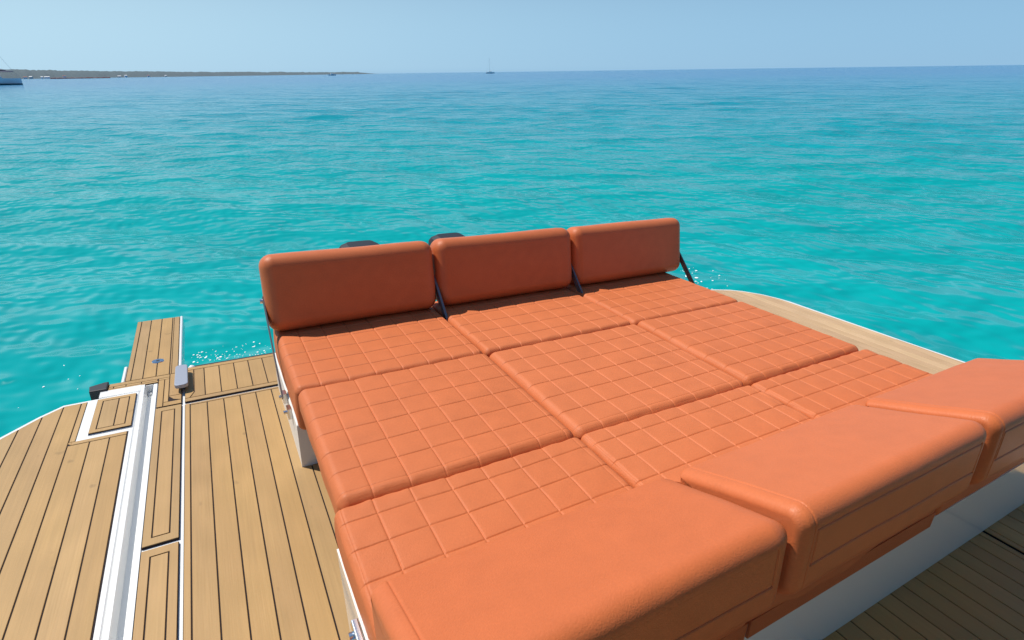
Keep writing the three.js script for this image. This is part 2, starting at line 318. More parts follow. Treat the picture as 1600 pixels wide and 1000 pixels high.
// fold-down side terraces
function terrace(label, outline, inner, seams, pocket) {
  const t = boatThing('side_terrace', [inner, -0.07, -1.5], label, 'terrace', 'fold-down teak terraces at the boat sides');
  part(t, 'terrace_moulding', prism(outline, -0.075, -0.006, 0.008), M.gelcoat);
  const teak = insetPoly(outline, 0.017), s = Math.sign(outline[0][0] - inner || -1), y = 0.003;
  return { t, teak, y };
}
{
  const outline = [[-0.4335, 1.3], [-0.4335, -2.978], [-0.595, -2.975], [-0.610, -2.912], [-0.734, -2.902], [-0.815, -2.828], [-0.922, -2.702], [-1.03, -2.56], [-1.12, -2.38], [-1.165, -2.15], [-1.18, 1.3]];
  const hullside = [[-0.4335, 1.3], [-0.4335, -2.912], [-0.734, -2.902], [-0.815, -2.828], [-0.922, -2.702], [-1.03, -2.56], [-1.12, -2.38], [-1.165, -2.15], [-1.18, 1.3]];
  const t = boatThing('side_terrace', [-0.8, -0.075, -1.5], 'fold-down teak terrace with chamfered corner beside the long white gutter', 'terrace', 'fold-down teak terraces at the boat sides');
  part(t, 'terrace_moulding', mergeGeometries([prism(hullside, -0.075, 0.0005, 0.006), box(-0.60, -0.4335, -0.075, 0.0003, -2.976, -2.9121)].map((g) => { g.deleteAttribute('uv'); return g.index ? g.toNonIndexed() : g; })), M.gelcoat);
  const teak = insetPoly(hullside, 0.020);
  const field1 = clipTo(rect(-1.18, -0.4355, -2.534, 1.25), teak), field2 = clipTo(rect(-1.18, -0.6385, -2.95, -2.534), teak);
  const bed = part(t, 'teak_panel', mergeGeometries([prism(field1, 0.0002, 0.0008, 0.0002), prism(field2, 0.0002, 0.0008, 0.0002)]), M.caulk);
  const y = 0.0034, big = insetPoly(hullside, 0.0215), seams = [-0.457, -0.518, -0.5865, -0.6615];
  plank(bed, clipTo(rect(-0.457 + H, -0.437, -2.532, 1.25), big), y);
  plank(bed, rect(-0.650, -0.457 - H, -2.532, -2.508), y);
  plank(bed, [[-0.650, -2.532], [-0.650, -2.508], [-0.662 + 0.002, -2.520], [-0.662, -2.532]], y);
  for (let k = 0; k < 3; k++) plank(bed, clipTo(rect(seams[k + 1] + H, seams[k] - H, -2.508 + SEAM, 1.25), big), y);
  plank(bed, clipTo(rect(-0.6615 + H, -0.6405, -2.95, -2.5345), big), y);
  const outer = [-0.6615, -0.727, -0.7945, -0.862, -0.9295, -0.997, -1.0645, -1.132, -1.19];
  for (let k = 0; k < outer.length - 1; k++) { const r = rect(outer[k + 1] + H, outer[k] - H, -2.95, 1.25); plank(bed, clipTo(r, insetPoly(hullside, 0.0225)), y); }
  // drain channel between terrace and deck
  const prof = [[-0.4330, -0.075], [-0.4330, 0.0], [-0.4175, 0.0], [-0.4125, -0.048], [-0.3935, -0.048], [-0.3815, -0.006], [-0.3650, -0.006], [-0.3650, -0.075]];
  const ch = new THREE.ExtrudeGeometry(new THREE.Shape(prof.map((p) => new THREE.Vector2(...p))), { depth: 4.2, bevelEnabled: false }).translate(0, 0, -2.973);
  part(t, 'gutter', ch, M.gelcoat);
  part(t, 'drain', box(-0.410, -0.396, -0.0479, -0.040, -2.960, -2.935), M.greyGel);
  part(t, 'gutter_end', box(-0.4165, -0.384, -0.0478, -0.0065, -2.9729, -2.967), M.gelcoat);

  const lid = boatThing('hatch_lid', [-0.52, -0.006, -2.72], 'small square teak hatch lid set in the white surround', 'hatch');
  part(lid, 'lid_moulding', prism(rect(-0.600, -0.443, -2.876, -2.561), 0.0008, 0.004, 0.001), M.greyGel);
  const lb = part(lid, 'teak_panel', prism(rect(-0.5985, -0.4445, -2.8745, -2.5625), 0.0041, 0.0085, 0.0004), M.caulk);
  framed(lb, -0.597, -0.446, -2.873, -2.564, 0.024, 0.026, 0.0110, [-0.573, -0.511, -0.470]);
}
{
  const outline = [[3.05, 1.3], [3.05, -2.905], [3.28, -2.903], [3.47, -2.892], [3.60, -2.826], [3.675, -2.758], [3.755, -2.640], [3.798, -2.52], [3.818, -2.42], [3.842, -1.6], [3.858, -1.2], [3.87, 1.3]];
  const t = boatThing('side_terrace', [3.4, -0.075, -1.5], 'teak strip with painted grazing sheen and white rim beyond the far end of the sunbed', 'terrace', 'fold-down teak terraces at the boat sides');
  part(t, 'terrace_moulding', prism(outline, -0.075, 0.0005, 0.006), M.gelcoat);
  const teak = insetPoly(outline, 0.024), bed = part(t, 'teak_panel', prism(teak, 0.0002, 0.0010, 0.0002), M.caulkSheenPaint), big = insetPoly(outline, 0.0255);
  const seams = range(3.07, 0.0675, 3.92); for (let k = 0; k < seams.length - 1; k++) plank(bed, clipTo(rect(seams[k] + 0.0021, seams[k + 1] - 0.0021, -2.95, 1.25), big), 0.003, M.teakSheenPaint);
}

// gangway plank reaching out over the water
{
  const t = boatThing('gangway', [-0.39, -0.05, -3.47], 'narrow teak gangway plank with white edge reaching out over the water', 'gangway');
  part(t, 'gangway_body', prism(rect(-0.508, -0.2755, -3.912, -3.0475), -0.06, -0.0095, 0.003), M.rubber);
  part(t, 'edge_moulding', prism(rect(-0.2745, -0.2605, -3.914, -3.0475), -0.075, 0.001, 0.004), M.gelcoat);
  const bed = part(t, 'teak_panel', bedGeo([rect(-0.5065, -0.2765, -3.910, -3.0485)]), M.caulk);
  plank(bed, rect(-0.505, -0.483 - H, -3.908, -3.05)); field(bed, [-0.483, -0.4315, -0.3735, -0.3145], -3.908, -3.05);
  plank(bed, rect(-0.3145 + H, -0.3055 - H / 2, -3.908, -3.05)); plank(bed, rect(-0.3055 + H / 2, -0.278, -3.908, -3.05));
  const plate = part(t, 'deck_socket', new THREE.CylinderGeometry(0.024, 0.026, 0.004, 32).scale(1.15, 1, 0.95).translate(-0.372, 0.0022, -3.237), M.steel);
  part(plate, 'socket_hole', new THREE.CylinderGeometry(0.009, 0.009, 0.004, 20).translate(-0.372, 0.0026, -3.237), M.rubber);
  part(t, 'side_bracket', prism(rect(-0.526, -0.5105, -3.245, -3.052), -0.05, -0.004, 0.004), M.gelcoat);
}
{
  const t = boatThing('corner_fender', [-0.60, -0.06, -2.99], 'black rubber corner fender beside the gangway and white surround', 'fender');
  part(t, 'fender_block', new THREE.ExtrudeGeometry(new THREE.Shape([[-0.645, -3.030], [-0.590, -3.052], [-0.577, -3.052], [-0.577, -2.979], [-0.640, -2.979]].map((p) => new THREE.Vector2(...p))), { depth: 0.066, bevelEnabled: true, bevelSize: 0.004, bevelThickness: 0.004, bevelSegments: 2 }).rotateX(Math.PI / 2).translate(0, 0.008, 0), M.rubber);
}
{
  const t = boatThing('deck_cleat', [-0.252, 0, -2.92], 'grey rounded pop-up cleat on the seam by the gangway', 'cleat');
  const s = new THREE.Shape(); const w = 0.026, l = 0.115, r = 0.018;
  s.moveTo(-w + r, -l); s.lineTo(w - r, -l); s.quadraticCurveTo(w, -l, w, -l + r); s.lineTo(w * 0.92, l - r); s.quadraticCurveTo(w * 0.9, l, w * 0.9 - r, l); s.lineTo(-w * 0.9 + r, l); s.quadraticCurveTo(-w * 0.9, l, -w * 0.92, l - r); s.lineTo(-w, -l + r); s.quadraticCurveTo(-w, -l, -w + r, -l);
  const g = new THREE.ExtrudeGeometry(s, { depth: 0.014, bevelEnabled: true, bevelSize: 0.003, bevelThickness: 0.003, bevelSegments: 3, curveSegments: 8 }).rotateX(-Math.PI / 2).translate(-0.253, 0.026, -2.925);
  part(t, 'cleat_cap', g, M.cleat);
  part(t, 'cleat_stem', box(-0.266, -0.240, -0.002, 0.024, -3.00, -2.985), M.rubber); part(t, 'cleat_stem', box(-0.266, -0.240, -0.002, 0.024, -2.865, -2.85), M.rubber);
}
console.log('deck done');

// ------------------------------------------------------------------ upholstery
// a rounded box whose six faces are woven from the given sample positions; push(x, y, z, n) moves the surface along its normal
function cushion(xs, ys, zs, r, push) {
  const x0 = xs[0], x1 = xs[xs.length - 1], y0 = ys[0], y1 = ys[ys.length - 1], z0 = zs[0], z1 = zs[zs.length - 1];
  const pos = [], idx = [], uv = [];
  const put = (x, y, z, u, v) => {
    const qx = Math.min(Math.max(x, x0 + r), x1 - r), qy = Math.min(Math.max(y, y0 + r), y1 - r), qz = Math.min(Math.max(z, z0 + r), z1 - r);
    const n = new THREE.Vector3(x - qx, y - qy, z - qz).normalize();
    const d = r + (push ? push(x, y, z, n) : 0);
    pos.push(qx + n.x * d, qy + n.y * d, qz + n.z * d); uv.push(u, v);
  };
  const face = (A, B, f, flip) => {
    const s = pos.length / 3; for (const a of A) for (const b of B) put(...f(a, b));
    for (let i = 0; i < A.length - 1; i++) for (let j = 0; j < B.length - 1; j++) { const a = s + i * B.length + j, b = a + 1, c = a + B.length, d = c + 1; flip ? idx.push(a, c, b, b, c, d) : idx.push(a, b, c, b, d, c); }
  };
  face(xs, zs, (x, z) => [x, y1, z, x, z], false); face(xs, zs, (x, z) => [x, y0, z, x, z], true);
  face(xs, ys, (x, y) => [x, y, z1, x, y], true); face(xs, ys, (x, y) => [x, y, z0, x, y], false);
  face(zs, ys, (z, y) => [x0, y, z, z, y], true); face(zs, ys, (z, y) => [x1, y, z, z, y], false);
  const g = new THREE.BufferGeometry(); g.setAttribute('position', new THREE.Float32BufferAttribute(pos, 3)); g.setAttribute('uv', new THREE.Float32BufferAttribute(uv, 2)); g.setIndex(idx);
  // normals shared across the faces' common edges
  const key = {}, p = g.attributes.position, nor = new Float32Array(p.count * 3), a = new THREE.Vector3(), b = new THREE.Vector3(), c = new THREE.Vector3();
  const id = []; for (let i = 0; i < p.count; i++) { const k = `${Math.round(p.getX(i) * 2e4)},${Math.round(p.getY(i) * 2e4)},${Math.round(p.getZ(i) * 2e4)}`; id.push(key[k] ??= i); }
  for (let i = 0; i < idx.length; i += 3) {
    a.fromBufferAttribute(p, idx[i]); b.fromBufferAttribute(p, idx[i + 1]).sub(a); c.fromBufferAttribute(p, idx[i + 2]).sub(a); b.cross(c);
    for (let k = 0; k < 3; k++) { const v = id[idx[i + k]]; nor[3 * v] += b.x; nor[3 * v + 1] += b.y; nor[3 * v + 2] += b.z; }
  }
  for (let i = 0; i < p.count; i++) { const v = id[i], l = Math.hypot(nor[3 * v], nor[3 * v + 1], nor[3 * v + 2]) || 1; if (v !== i) { nor[3 * i] = nor[3 * v] ; nor[3 * i + 1] = nor[3 * v + 1]; nor[3 * i + 2] = nor[3 * v + 2]; } else { nor[3 * i] /= l; nor[3 * i + 1] /= l; nor[3 * i + 2] /= l; } }
  g.setAttribute('normal', new THREE.BufferAttribute(nor, 3)); return g;
}
function samples(a, b, r, lines, step) {
  const s = [a, b]; for (const t of [0.06, 0.2, 0.4, 0.62, 0.82, 1]) s.push(a + r * t, b - r * t);
  for (const l of lines) for (const o of [-0.013, -0.0065, -0.0035, -0.0016, 0, 0.0016, 0.0035, 0.0065, 0.013]) s.push(l + o);
  for (let x = a + r + step; x < b - r; x += step) s.push(x);
  s.sort((p, q) => p - q); return s.filter((x, i) => x >= a && x <= b && (i === 0 || x - s[i - 1] > 0.0006));
}
const groove = (d, w) => { const t = Math.abs(d) / w; return t >= 1 ? 0 : (1 - t) * (1 - t); };
const nearest = (v, lines) => { let m = 9; for (const l of lines) m = Math.min(m, Math.abs(v - l)); return m; };
function cell(v, lines, a, b) { let lo = a, hi = b; for (const l of lines) { if (l <= v) lo = Math.max(lo, l); else hi = Math.min(hi, l); } const t = (v - lo) / (hi - lo || 1); return Math.sin(Math.PI * Math.min(1, Math.max(0, t))); }

let padNo = 0;
function quiltedPad(label, x0, x1, y0, y1, z0, z1, xl, zl, opt = {}) {
  const r = opt.r ?? 0.022, s = ++padNo * 3.7, wr = opt.wrinkle ?? 1;
  const t = boatThing('sunbed_cushion', [(x0 + x1) / 2, y0, (z0 + z1) / 2], label, 'cushion', 'quilted sunbed cushions');
  const xa = samples(x0, x1, r, [...xl, ...(opt.sx ?? [])], 0.017), za = samples(z0, z1, r, [...zl, ...(opt.sz ?? [])], 0.017), ya = samples(y0, y1, r, [], 0.03);
  const g = cushion(xa, ya, za, r, (x, y, z, n) => {
    // wobble of each seam
    const xw = x + 0.0016 * noise.noise(z * 9, s, 1.5), zw = z + 0.0016 * noise.noise(x * 9, s, 7.5);
    const up = Math.max(0, n.y), dx = nearest(xw, xl), dz = nearest(zw, zl);
    let d = -0.0034 * Math.max(groove(dx, 0.0045), groove(dz, 0.0045)) - 0.0020 * Math.max(opt.sx ? groove(nearest(xw, opt.sx), 0.005) : 0, opt.sz ? groove(nearest(zw, opt.sz), 0.005) : 0);
    d += 0.0017 * Math.pow(cell(xw, xl, x0, x1) * cell(zw, zl, z0, z1), 0.6);
    d += 0.0032 * noise.noise(x * 2.6, s, z * 2.6) + 0.0009 * noise.noise(x * 13, s + 4, z * 17);
    const e = Math.min(x - x0, x1 - x, z - z0, z1 - z); d += wr * 0.0022 * Math.exp(-e / 0.05) * noise.noise(x * 26, s + 9, z * 26);
    const side = (1 - up) * (0.004 * noise.noise(x * 6 + z * 6, y * 7, s) + 0.004 * Math.sin(Math.PI * Math.min(1, Math.max(0, (y - y0) / (y1 - y0)))));
    return up * d + side;
  });
  part(t, 'quilted_cover', g, M.leather[padNo % 3]);
  return t;
}
const C = [[0.175, 0.931], [0.940, 1.742], [1.750, 2.502]];
const xlines = (c, n, off) => { const [a, b] = C[c], o = []; for (let k = 0; k < n; k++) o.push(a + off + k * 0.1045); return o; };
const where = ['nearest the gutter', 'in the middle', 'nearest the far terrace'];
// row against the aft backrests
[0, 1, 2].forEach((c) => {
  const xl = [[0.262, 0.366, 0.470, 0.576, 0.684, 0.788, 0.885], [1.010, 1.115, 1.219, 1.327, 1.437, 1.549, 1.658], [1.832, 1.937, 2.043, 2.150, 2.257, 2.365]][c];
  quiltedPad(['quilted orange seat cushion under the leftmost aft backrest', 'quilted orange seat cushion under the middle aft backrest', 'quilted orange seat cushion under the rightmost aft backrest'][c],
    C[c][0] - (c ? 0 : 0.004), C[c][1] + (c === 2 ? 0.01 : 0), 0.198, 0.384, -2.56, -1.886, xl, [-2.40, -2.298, -2.190, -2.087, -1.984], { r: 0.024, sx: [C[c][1] - 0.022] });
});
// infill row in the middle
[0, 1, 2].forEach((c) => {
  const xl = [[0.270, 0.376, 0.482, 0.588, 0.691, 0.796], [1.043, 1.150, 1.257, 1.364, 1.471, 1.578, 1.668], [1.852, 1.958, 2.065, 2.171, 2.278, 2.385]][c];
  quiltedPad(['quilted orange infill cushion at the left end of the middle row', 'quilted orange infill cushion at the centre of the sunbed', 'quilted orange infill cushion at the right end of the middle row'][c],
    C[c][0] + 0.002, C[c][1], 0.288, 0.390 + [0.002, -0.002, 0.003][c], -1.877 + [0, 0.004, 0][c], -1.203, xl, [-1.752, -1.645, -1.540, -1.435, -1.330], { r: 0.028, sz: [-1.236], sx: [C[c][1] - 0.035] });
});
// forward bench seats, partly under the bolsters
[0, 1, 2].forEach((c) => {
  const xl = [[0.259, 0.362, 0.468, 0.577, 0.684, 0.787], [1.030, 1.138, 1.245, 1.352, 1.459, 1.566, 1.668], [1.842, 1.950, 2.058, 2.166, 2.274, 2.382]][c];
  const t = quiltedPad(['quilted orange bench cushion behind the left bolster', 'quilted orange bench cushion behind the middle bolster', 'quilted orange bench cushion behind the right bolster'][c],
    C[c][0] - (c ? 0 : 0.014), C[c][1] + (c === 2 ? 0.02 : 0), 0.264, 0.386, -1.199, -0.512, xl, [-1.130, -1.030, -0.926, -0.82], { r: 0.02, sx: [C[c][1] - 0.03, C[c][0] + (c ? 0.012 : 0.002)], wrinkle: 2.2 });
  if (c < 2) part(t, 'skirt', box(C[c][0], C[c][1] - 0.004, [0.222, 0.243][c], 0.300, -0.5145, -0.508), M.smooth[1]);
});

// aft backrests on folding arms
const BACK = [[0.150, 0.936], [0.950, 1.758], [1.770, 2.592]];
BACK.forEach(([x0, x1], c) => {
  const t = boatThing('backrest', [(x0 + x1) / 2, 0.39, -2.46], ['smooth orange backrest cushion at the left, upright on the aft bench', 'smooth orange backrest cushion in the middle of the aft bench', 'smooth orange backrest cushion at the right, upright on the aft bench'][c], 'backrest', 'upright backrests along the stern');
  const h = 0.338, d = 0.150, r = 0.054, tilt = -0.20, s = 40 + c * 5;
  const xa = samples(x0, x1, r, [], 0.03), ya = samples(0, h, r, [], 0.02), za = samples(-d, 0, r, [], 0.02);
  const g = cushion(xa, ya, za, r, (x, y, z, n) => 0.005 * noise.noise(x * 2.4, y * 2.4, s) + 0.0005 * noise.noise(x * 9, y * 9, s + 2) + 0.006 * Math.sin(Math.PI * (x - x0) / (x1 - x0)) * Math.sin(Math.PI * y / h) * Math.abs(n.z));
  g.rotateX(tilt).translate(0, 0.398, -2.402);
  part(t, 'padded_cover', g, M.smooth[c]);
  for (const x of [x0 - 0.007, x1 + 0.0015]) {
    const L = 0.47, bar = new THREE.BoxGeometry(0.0055, 0.032, L).rotateX(Math.PI / 4 + 0.0).translate(x + 0.003, 0.365, -2.345);
    part(t, 'arm', bar, M.darkSteel);
    part(t, 'pivot_bolt', new THREE.CylinderGeometry(0.010, 0.010, 0.016, 18).rotateZ(Math.PI / 2).translate(x + (x < (x0 + x1) / 2 ? -0.003 : 0.007), 0.520, -2.500), M.steel);
  }
});

// bolsters along the forward bench: a swept profile with rounded ends and a stitched panel on the front
const BOL = [[0.152, 0.926], [0.940, 1.733], [1.748, 2.530]];
BOL.forEach(([x0, x1], c) => {
  const t = boatThing('bolster', [(x0 + x1) / 2, 0.39, -0.6], ['smooth orange bolster nearest the camera, at the left end of the bench', 'smooth orange bolster in the middle of the forward bench', 'smooth orange bolster cut by the right edge of the picture'][c], 'bolster', 'bolsters along the forward bench');
  // outline in (z, y), anticlockwise, corners rounded
  const corner = [[-0.445, 0.402, 0.05], [-0.456, 0.644 + [-0.004, 0.006, 0.004][c], 0.038], [-0.795, 0.522, 0.018], [-0.770, 0.398, 0.02]].map(([z, y, r]) => ({ p: new THREE.Vector2(z, y), r }));
  const prof = []; const nC = corner.length;
  for (let i = 0; i < nC; i++) {
    const P = corner[i].p, A = corner[(i + nC - 1) % nC].p, B = corner[(i + 1) % nC].p, u = A.clone().sub(P).normalize(), v = B.clone().sub(P).normalize();
    const half = Math.acos(u.dot(v)) / 2, dist = corner[i].r / Math.tan(half), cen = P.clone().add(u.clone().add(v).normalize().multiplyScalar(corner[i].r / Math.sin(half)));
    const a0 = P.clone().add(u.multiplyScalar(dist)).sub(cen), a1 = P.clone().add(v.multiplyScalar(dist)).sub(cen); let th0 = a0.angle(), th1 = a1.angle(), dth = th1 - th0; while (dth > Math.PI) dth -= 2 * Math.PI; while (dth < -Math.PI) dth += 2 * Math.PI;
    const n = 9; for (let k = 0; k <= n; k++) { const th = th0 + dth * k / n; prof.push({ z: cen.x + Math.cos(th) * corner[i].r, y: cen.y + Math.sin(th) * corner[i].r, nz: Math.cos(th), ny: Math.sin(th) }); }
  }
  // denser along the straight runs, with extra samples at the stitch lines
  const dense = [];
  for (let i = 0; i < prof.length; i++) {
    const a = prof[i], b = prof[(i + 1) % prof.length], l = Math.hypot(b.z - a.z, b.y - a.y), ts = [0];
    if (l > 0.03) { const n = Math.ceil(l / 0.02); for (let k = 1; k < n; k++) ts.push(k / n); for (const ys of [0.502, 0.592]) for (const o of [-0.006, -0.003, -0.0015, 0, 0.0015, 0.003, 0.006]) { const tt = (ys + o - a.y) / (b.y - a.y); if (a.z > -0.55 && b.z > -0.55 && tt > 0 && tt < 1) ts.push(tt); } }
    ts.sort((p, q) => p - q); for (const k of ts) { let nz = a.nz + (b.nz - a.nz) * k, ny = a.ny + (b.ny - a.ny) * k; const q = Math.hypot(nz, ny); dense.push({ z: a.z + (b.z - a.z) * k, y: a.y + (b.y - a.y) * k, nz: nz / q, ny: ny / q }); }
  }
  const reL = 0.036, reR = 0.062, dropL = 0.024, dropR = 0.045, vs = [x0 + 0.048, x1 - 0.060], edge = [x0 + 0.037], xs = samples(x0, x1, 0.05, [...vs, edge[0]], 0.02);
  const pos = [], uv = [], idx = [], nD = dense.length, s = 70 + c * 9; let run = 0;
  for (const x of xs) {
    const left = x - x0 < x1 - x, re = left ? reL : reR, e = Math.min(x - x0, x1 - x), off = e < re ? (left ? dropL : dropR) * (1 - Math.sqrt(Math.max(0, 1 - Math.pow((re - e) / re, 2)))) : 0; run = 0;
    dense.forEach((q, k) => {
      if (k) run += Math.hypot(q.z - dense[k - 1].z, q.y - dense[k - 1].y);
      const front = q.nz > 0.8, inPanel = x > vs[0] - 0.002 && x < vs[1] + 0.002;
      let d = 0.004 * noise.noise(x * 2.4, q.y * 4 + q.z * 3, s) + 0.0005 * noise.noise(x * 14, q.y * 14 + q.z * 14, s + 3);
      if (front && inPanel) d -= 0.0048 * Math.max(groove(q.y - 0.502, 0.0045), groove(q.y - 0.592, 0.0045));
      if (front && q.y > 0.5 && q.y < 0.594) d -= 0.0048 * groove(nearest(x, vs), 0.0045);
      d -= 0.0030 * groove(nearest(x, edge), 0.0045);
      d -= off; pos.push(x, q.y + q.ny * d, q.z + q.nz * d); uv.push(x, run);
    });
  }
  for (let i = 0; i < xs.length - 1; i++) for (let k = 0; k < nD; k++) { const a = i * nD + k, b = i * nD + (k + 1) % nD, e = a + nD, f = b + nD; idx.push(a, b, e, b, f, e); }
  for (const [i, flip] of [[0, true], [xs.length - 1, false]]) { const ci = pos.length / 3; pos.push(xs[i], 0.50, -0.60); uv.push(0, 0); for (let k = 0; k < nD; k++) { const a = i * nD + k, b = i * nD + (k + 1) % nD; flip ? idx.push(ci, b, a) : idx.push(ci, a, b); } }
  const g = new THREE.BufferGeometry(); g.setAttribute('position', new THREE.Float32BufferAttribute(pos, 3)); g.setAttribute('uv', new THREE.Float32BufferAttribute(uv, 2)); g.setIndex(idx); g.computeVertexNormals();
  const n0 = g.attributes.normal, mid = Math.floor(xs.length / 2) * nD; // outward check
  const top = dense.reduce((m, q, k) => (q.y > dense[m].y ? k : m), 0); if (n0.getY(mid + top) < 0) { const ix = g.index.array; for (let i = 0; i < ix.length; i += 3) { const h = ix[i]; ix[i] = ix[i + 1]; ix[i + 1] = h; } g.computeVertexNormals(); }
  part(t, 'padded_cover', g, M.smooth[(c + 1) % 3]);
});

// benches and the table under the infill
{
  const t = boatThing('aft_bench', [1.335, GEL, -2.3], 'white moulded bench base under the aft seat cushions', 'bench');
  part(t, 'bench_base', prism(rect(0.166, 2.505, -2.66, -1.952), GEL + 0.0005, 0.196, 0.006), M.benchGel);
  for (const z of [-2.235, -2.10]) { const h = part(t, 'hinge_plate', box(0.150, 0.1655, 0.150, 0.196, z - 0.02, z + 0.02), M.steel); part(h, 'hinge_pin', new THREE.CylinderGeometry(0.008, 0.008, 0.024, 16).rotateZ(Math.PI / 2).translate(0.148, 0.176, z), M.steel); }
}
{
  const t = boatThing('forward_bench', [1.335, GEL, -0.85], 'white glossy bench base under the bolsters, facing the shaded floor', 'bench');
  M.glossGel = phys({ color: lin(0.86, 0.86, 0.83), roughness: 0.12, clearcoat: 0.6, clearcoatRoughness: 0.08 });
  part(t, 'bench_base', new THREE.ExtrudeGeometry(new THREE.Shape([[1.10, 0.001], [0.516, 0.001], [0.516, 0.262], [1.185, 0.262]].map((p) => new THREE.Vector2(...p))), { depth: 2.54, bevelEnabled: false }).rotateY(Math.PI / 2).translate(0.157, 0, 0), M.glossGel);
  const h = part(t, 'hinge_plate', new THREE.ExtrudeGeometry(new THREE.Shape([[0.80, 0.18], [0.92, 0.20], [0.965, 0.235], [0.95, 0.262], [0.80, 0.255]].map((p) => new THREE.Vector2(...p))), { depth: 0.010, bevelEnabled: true, bevelSize: 0.003, bevelThickness: 0.003 }).rotateY(Math.PI / 2).translate(0.142, 0, 0), M.steel);
  part(h, 'hinge_pin', new THREE.CylinderGeometry(0.012, 0.012, 0.012, 20).rotateZ(Math.PI / 2).translate(0.135, 0.232, -0.935), M.steel);
}
{
  const t = boatThing('sunbed_table', [1.335, 0.001, -1.54], 'white drop-down table carrying the middle row of cushions', 'table');
  part(t, 'table_top', prism(rect(0.21, 2.47, -1.87, -1.21), 0.262, 0.286, 0.003), M.benchGel);
  for (const x of [0.80, 1.87]) part(t, 'pedestal', new THREE.CylinderGeometry(0.04, 0.05, 0.26, 24).translate(x, 0.1315, -1.54), M.steel);
}
console.log('upholstery done');

// ------------------------------------------------------------------ outboard engines behind the backrests
[['black outboard engine cowl behind the left backrest', 0.97], ['black outboard engine cowl behind the middle backrest', 1.70]].forEach(([label, x]) => {
  const t = boatThing('outboard_engine', [x, -0.75, -3.9], label, 'engine', 'twin outboard engines at the stern');
  const ring = (y, w, z0, z1) => { const o = [], n = 40; for (let k = 0; k < n; k++) { const a = 2 * Math.PI * k / n, cx = Math.cos(a), sz = Math.sin(a), p = 0.30; o.push([x + Math.sign(cx) * Math.pow(Math.abs(cx), p) * w, y + (sz + 1) * 0.0, (z0 + z1) / 2 + Math.sign(sz) * Math.pow(Math.abs(sz), p) * (z1 - z0) / 2]); } return o; };
  const loft = (rings, cap) => { const pos = [], idx = [], n = rings[0].length; for (const r of rings) for (const p of r) pos.push(...p); for (let i = 0; i < rings.length - 1; i++) for (let k = 0; k < n; k++) { const a = i * n + k, b = i * n + (k + 1) % n; idx.push(a, a + n, b, b, a + n, b + n); } const c = pos.length / 3, l = rings.length - 1, m = rings[l].reduce((s, p) => [s[0] + p[0] / n, s[1] + p[1] / n, s[2] + p[2] / n], [0, 0, 0]); pos.push(m[0], m[1] + cap, m[2]); for (let k = 0; k < n; k++) idx.push(l * n + k, c, l * n + (k + 1) % n); const g = new THREE.BufferGeometry(); g.setAttribute('position', new THREE.Float32BufferAttribute(pos, 3)); g.setIndex(idx); g.computeVertexNormals(); return toCreasedNormals(g, 0.35); };
  const lean = (r, k) => r.map(([a, b, c]) => [a, b + (c + 3.95) * k, c]);
  part(t, 'cowl', loft([ring(-0.12, 0.17, -4.20, -3.66), ring(0.02, 0.185, -4.25, -3.66), ring(0.14, 0.185, -4.27, -3.68), ring(0.205, 0.168, -4.26, -3.70), lean(ring(0.265, 0.162, -4.24, -3.72), -0.03)], 0.004), M.cowl);
  const top = part(t, 'cowl_top', loft([lean(ring(0.2655, 0.158, -4.245, -3.715), -0.03), lean(ring(0.292, 0.146, -4.22, -3.74), -0.03), lean(ring(0.318, 0.104, -4.18, -3.78), -0.03)], 0.005), M.cowlTrim);
  part(top, 'trim_strip', box(x - 0.102, x - 0.098, 0.300, 0.327, -3.99, -3.80), M.steel);
  part(t, 'mid_section', loft([ring(-0.95, 0.05, -4.12, -3.86), ring(-0.45, 0.07, -4.12, -3.80), ring(-0.121, 0.12, -4.16, -3.70)], 0), M.cowl);
  part(t, 'transom_bracket', box(x - 0.09, x + 0.09, -0.35, -0.13, -3.80, -3.08), M.cowlTrim);
});

// ------------------------------------------------------------------ boats and land far off
const rayAt = (px, dist) => { // where a compass bearing (picture column at the horizon) meets the water at that distance
  const v = new THREE.Vector3((px - 800) / 855, (500 - (112 - (px - 800) * 0.0138)) / 855, -1).applyQuaternion(camera.quaternion); v.y = 0; v.normalize().multiplyScalar(dist); return v;
};
M.boatWhite = std({ color: lin(0.85, 0.85, 0.83), roughness: 0.4 }); M.navy = std({ color: lin(0.03, 0.045, 0.10), roughness: 0.8 }); M.mast = std({ color: lin(0.45, 0.46, 0.48), roughness: 0.4, metalness: 0.5 });
M.bootTop = std({ color: lin(0.04, 0.12, 0.15), roughness: 0.5 }); M.window = std({ color: lin(0.02, 0.025, 0.03), roughness: 0.15 });
function yachtHull(len, beam, free) { // bow at +x
  const st = [], N = 18; for (let i = 0; i <= N; i++) { const u = i / N, w = beam / 2 * Math.pow(Math.sin(Math.PI * Math.min(1, 0.36 + (1 - u) * 0.64) ), 0.8) * (u > 0.98 ? 0.1 : 1) * Math.pow(1 - Math.pow(u, 4), 0.6), top = free * (1 + 0.25 * u * u); st.push([-len / 2 + u * len, w, top]); }
  const pos = [], idx = []; for (const [x, w, h] of st) for (const [f, y] of [[-1, h], [-0.95, h * 0.45], [-0.62, -0.1], [0, -0.45], [0.62, -0.1], [0.95, h * 0.45], [1, h]]) pos.push(x + (y < 0 ? -0.04 * x : 0), y, w * f);
  for (let i = 0; i < N; i++) for (let k = 0; k < 7; k++) { const a = i * 7 + k, b = i * 7 + (k + 1) % 7; idx.push(a, b, a + 7, b, b + 7, a + 7); } idx.push(0, 3, 6, 0, 1, 3, 3, 5, 6);
  const g = new THREE.BufferGeometry(); g.setAttribute('position', new THREE.Float32BufferAttribute(pos, 3)); g.setIndex(idx); g.computeVertexNormals(); return toCreasedNormals(g, 0.7);
}
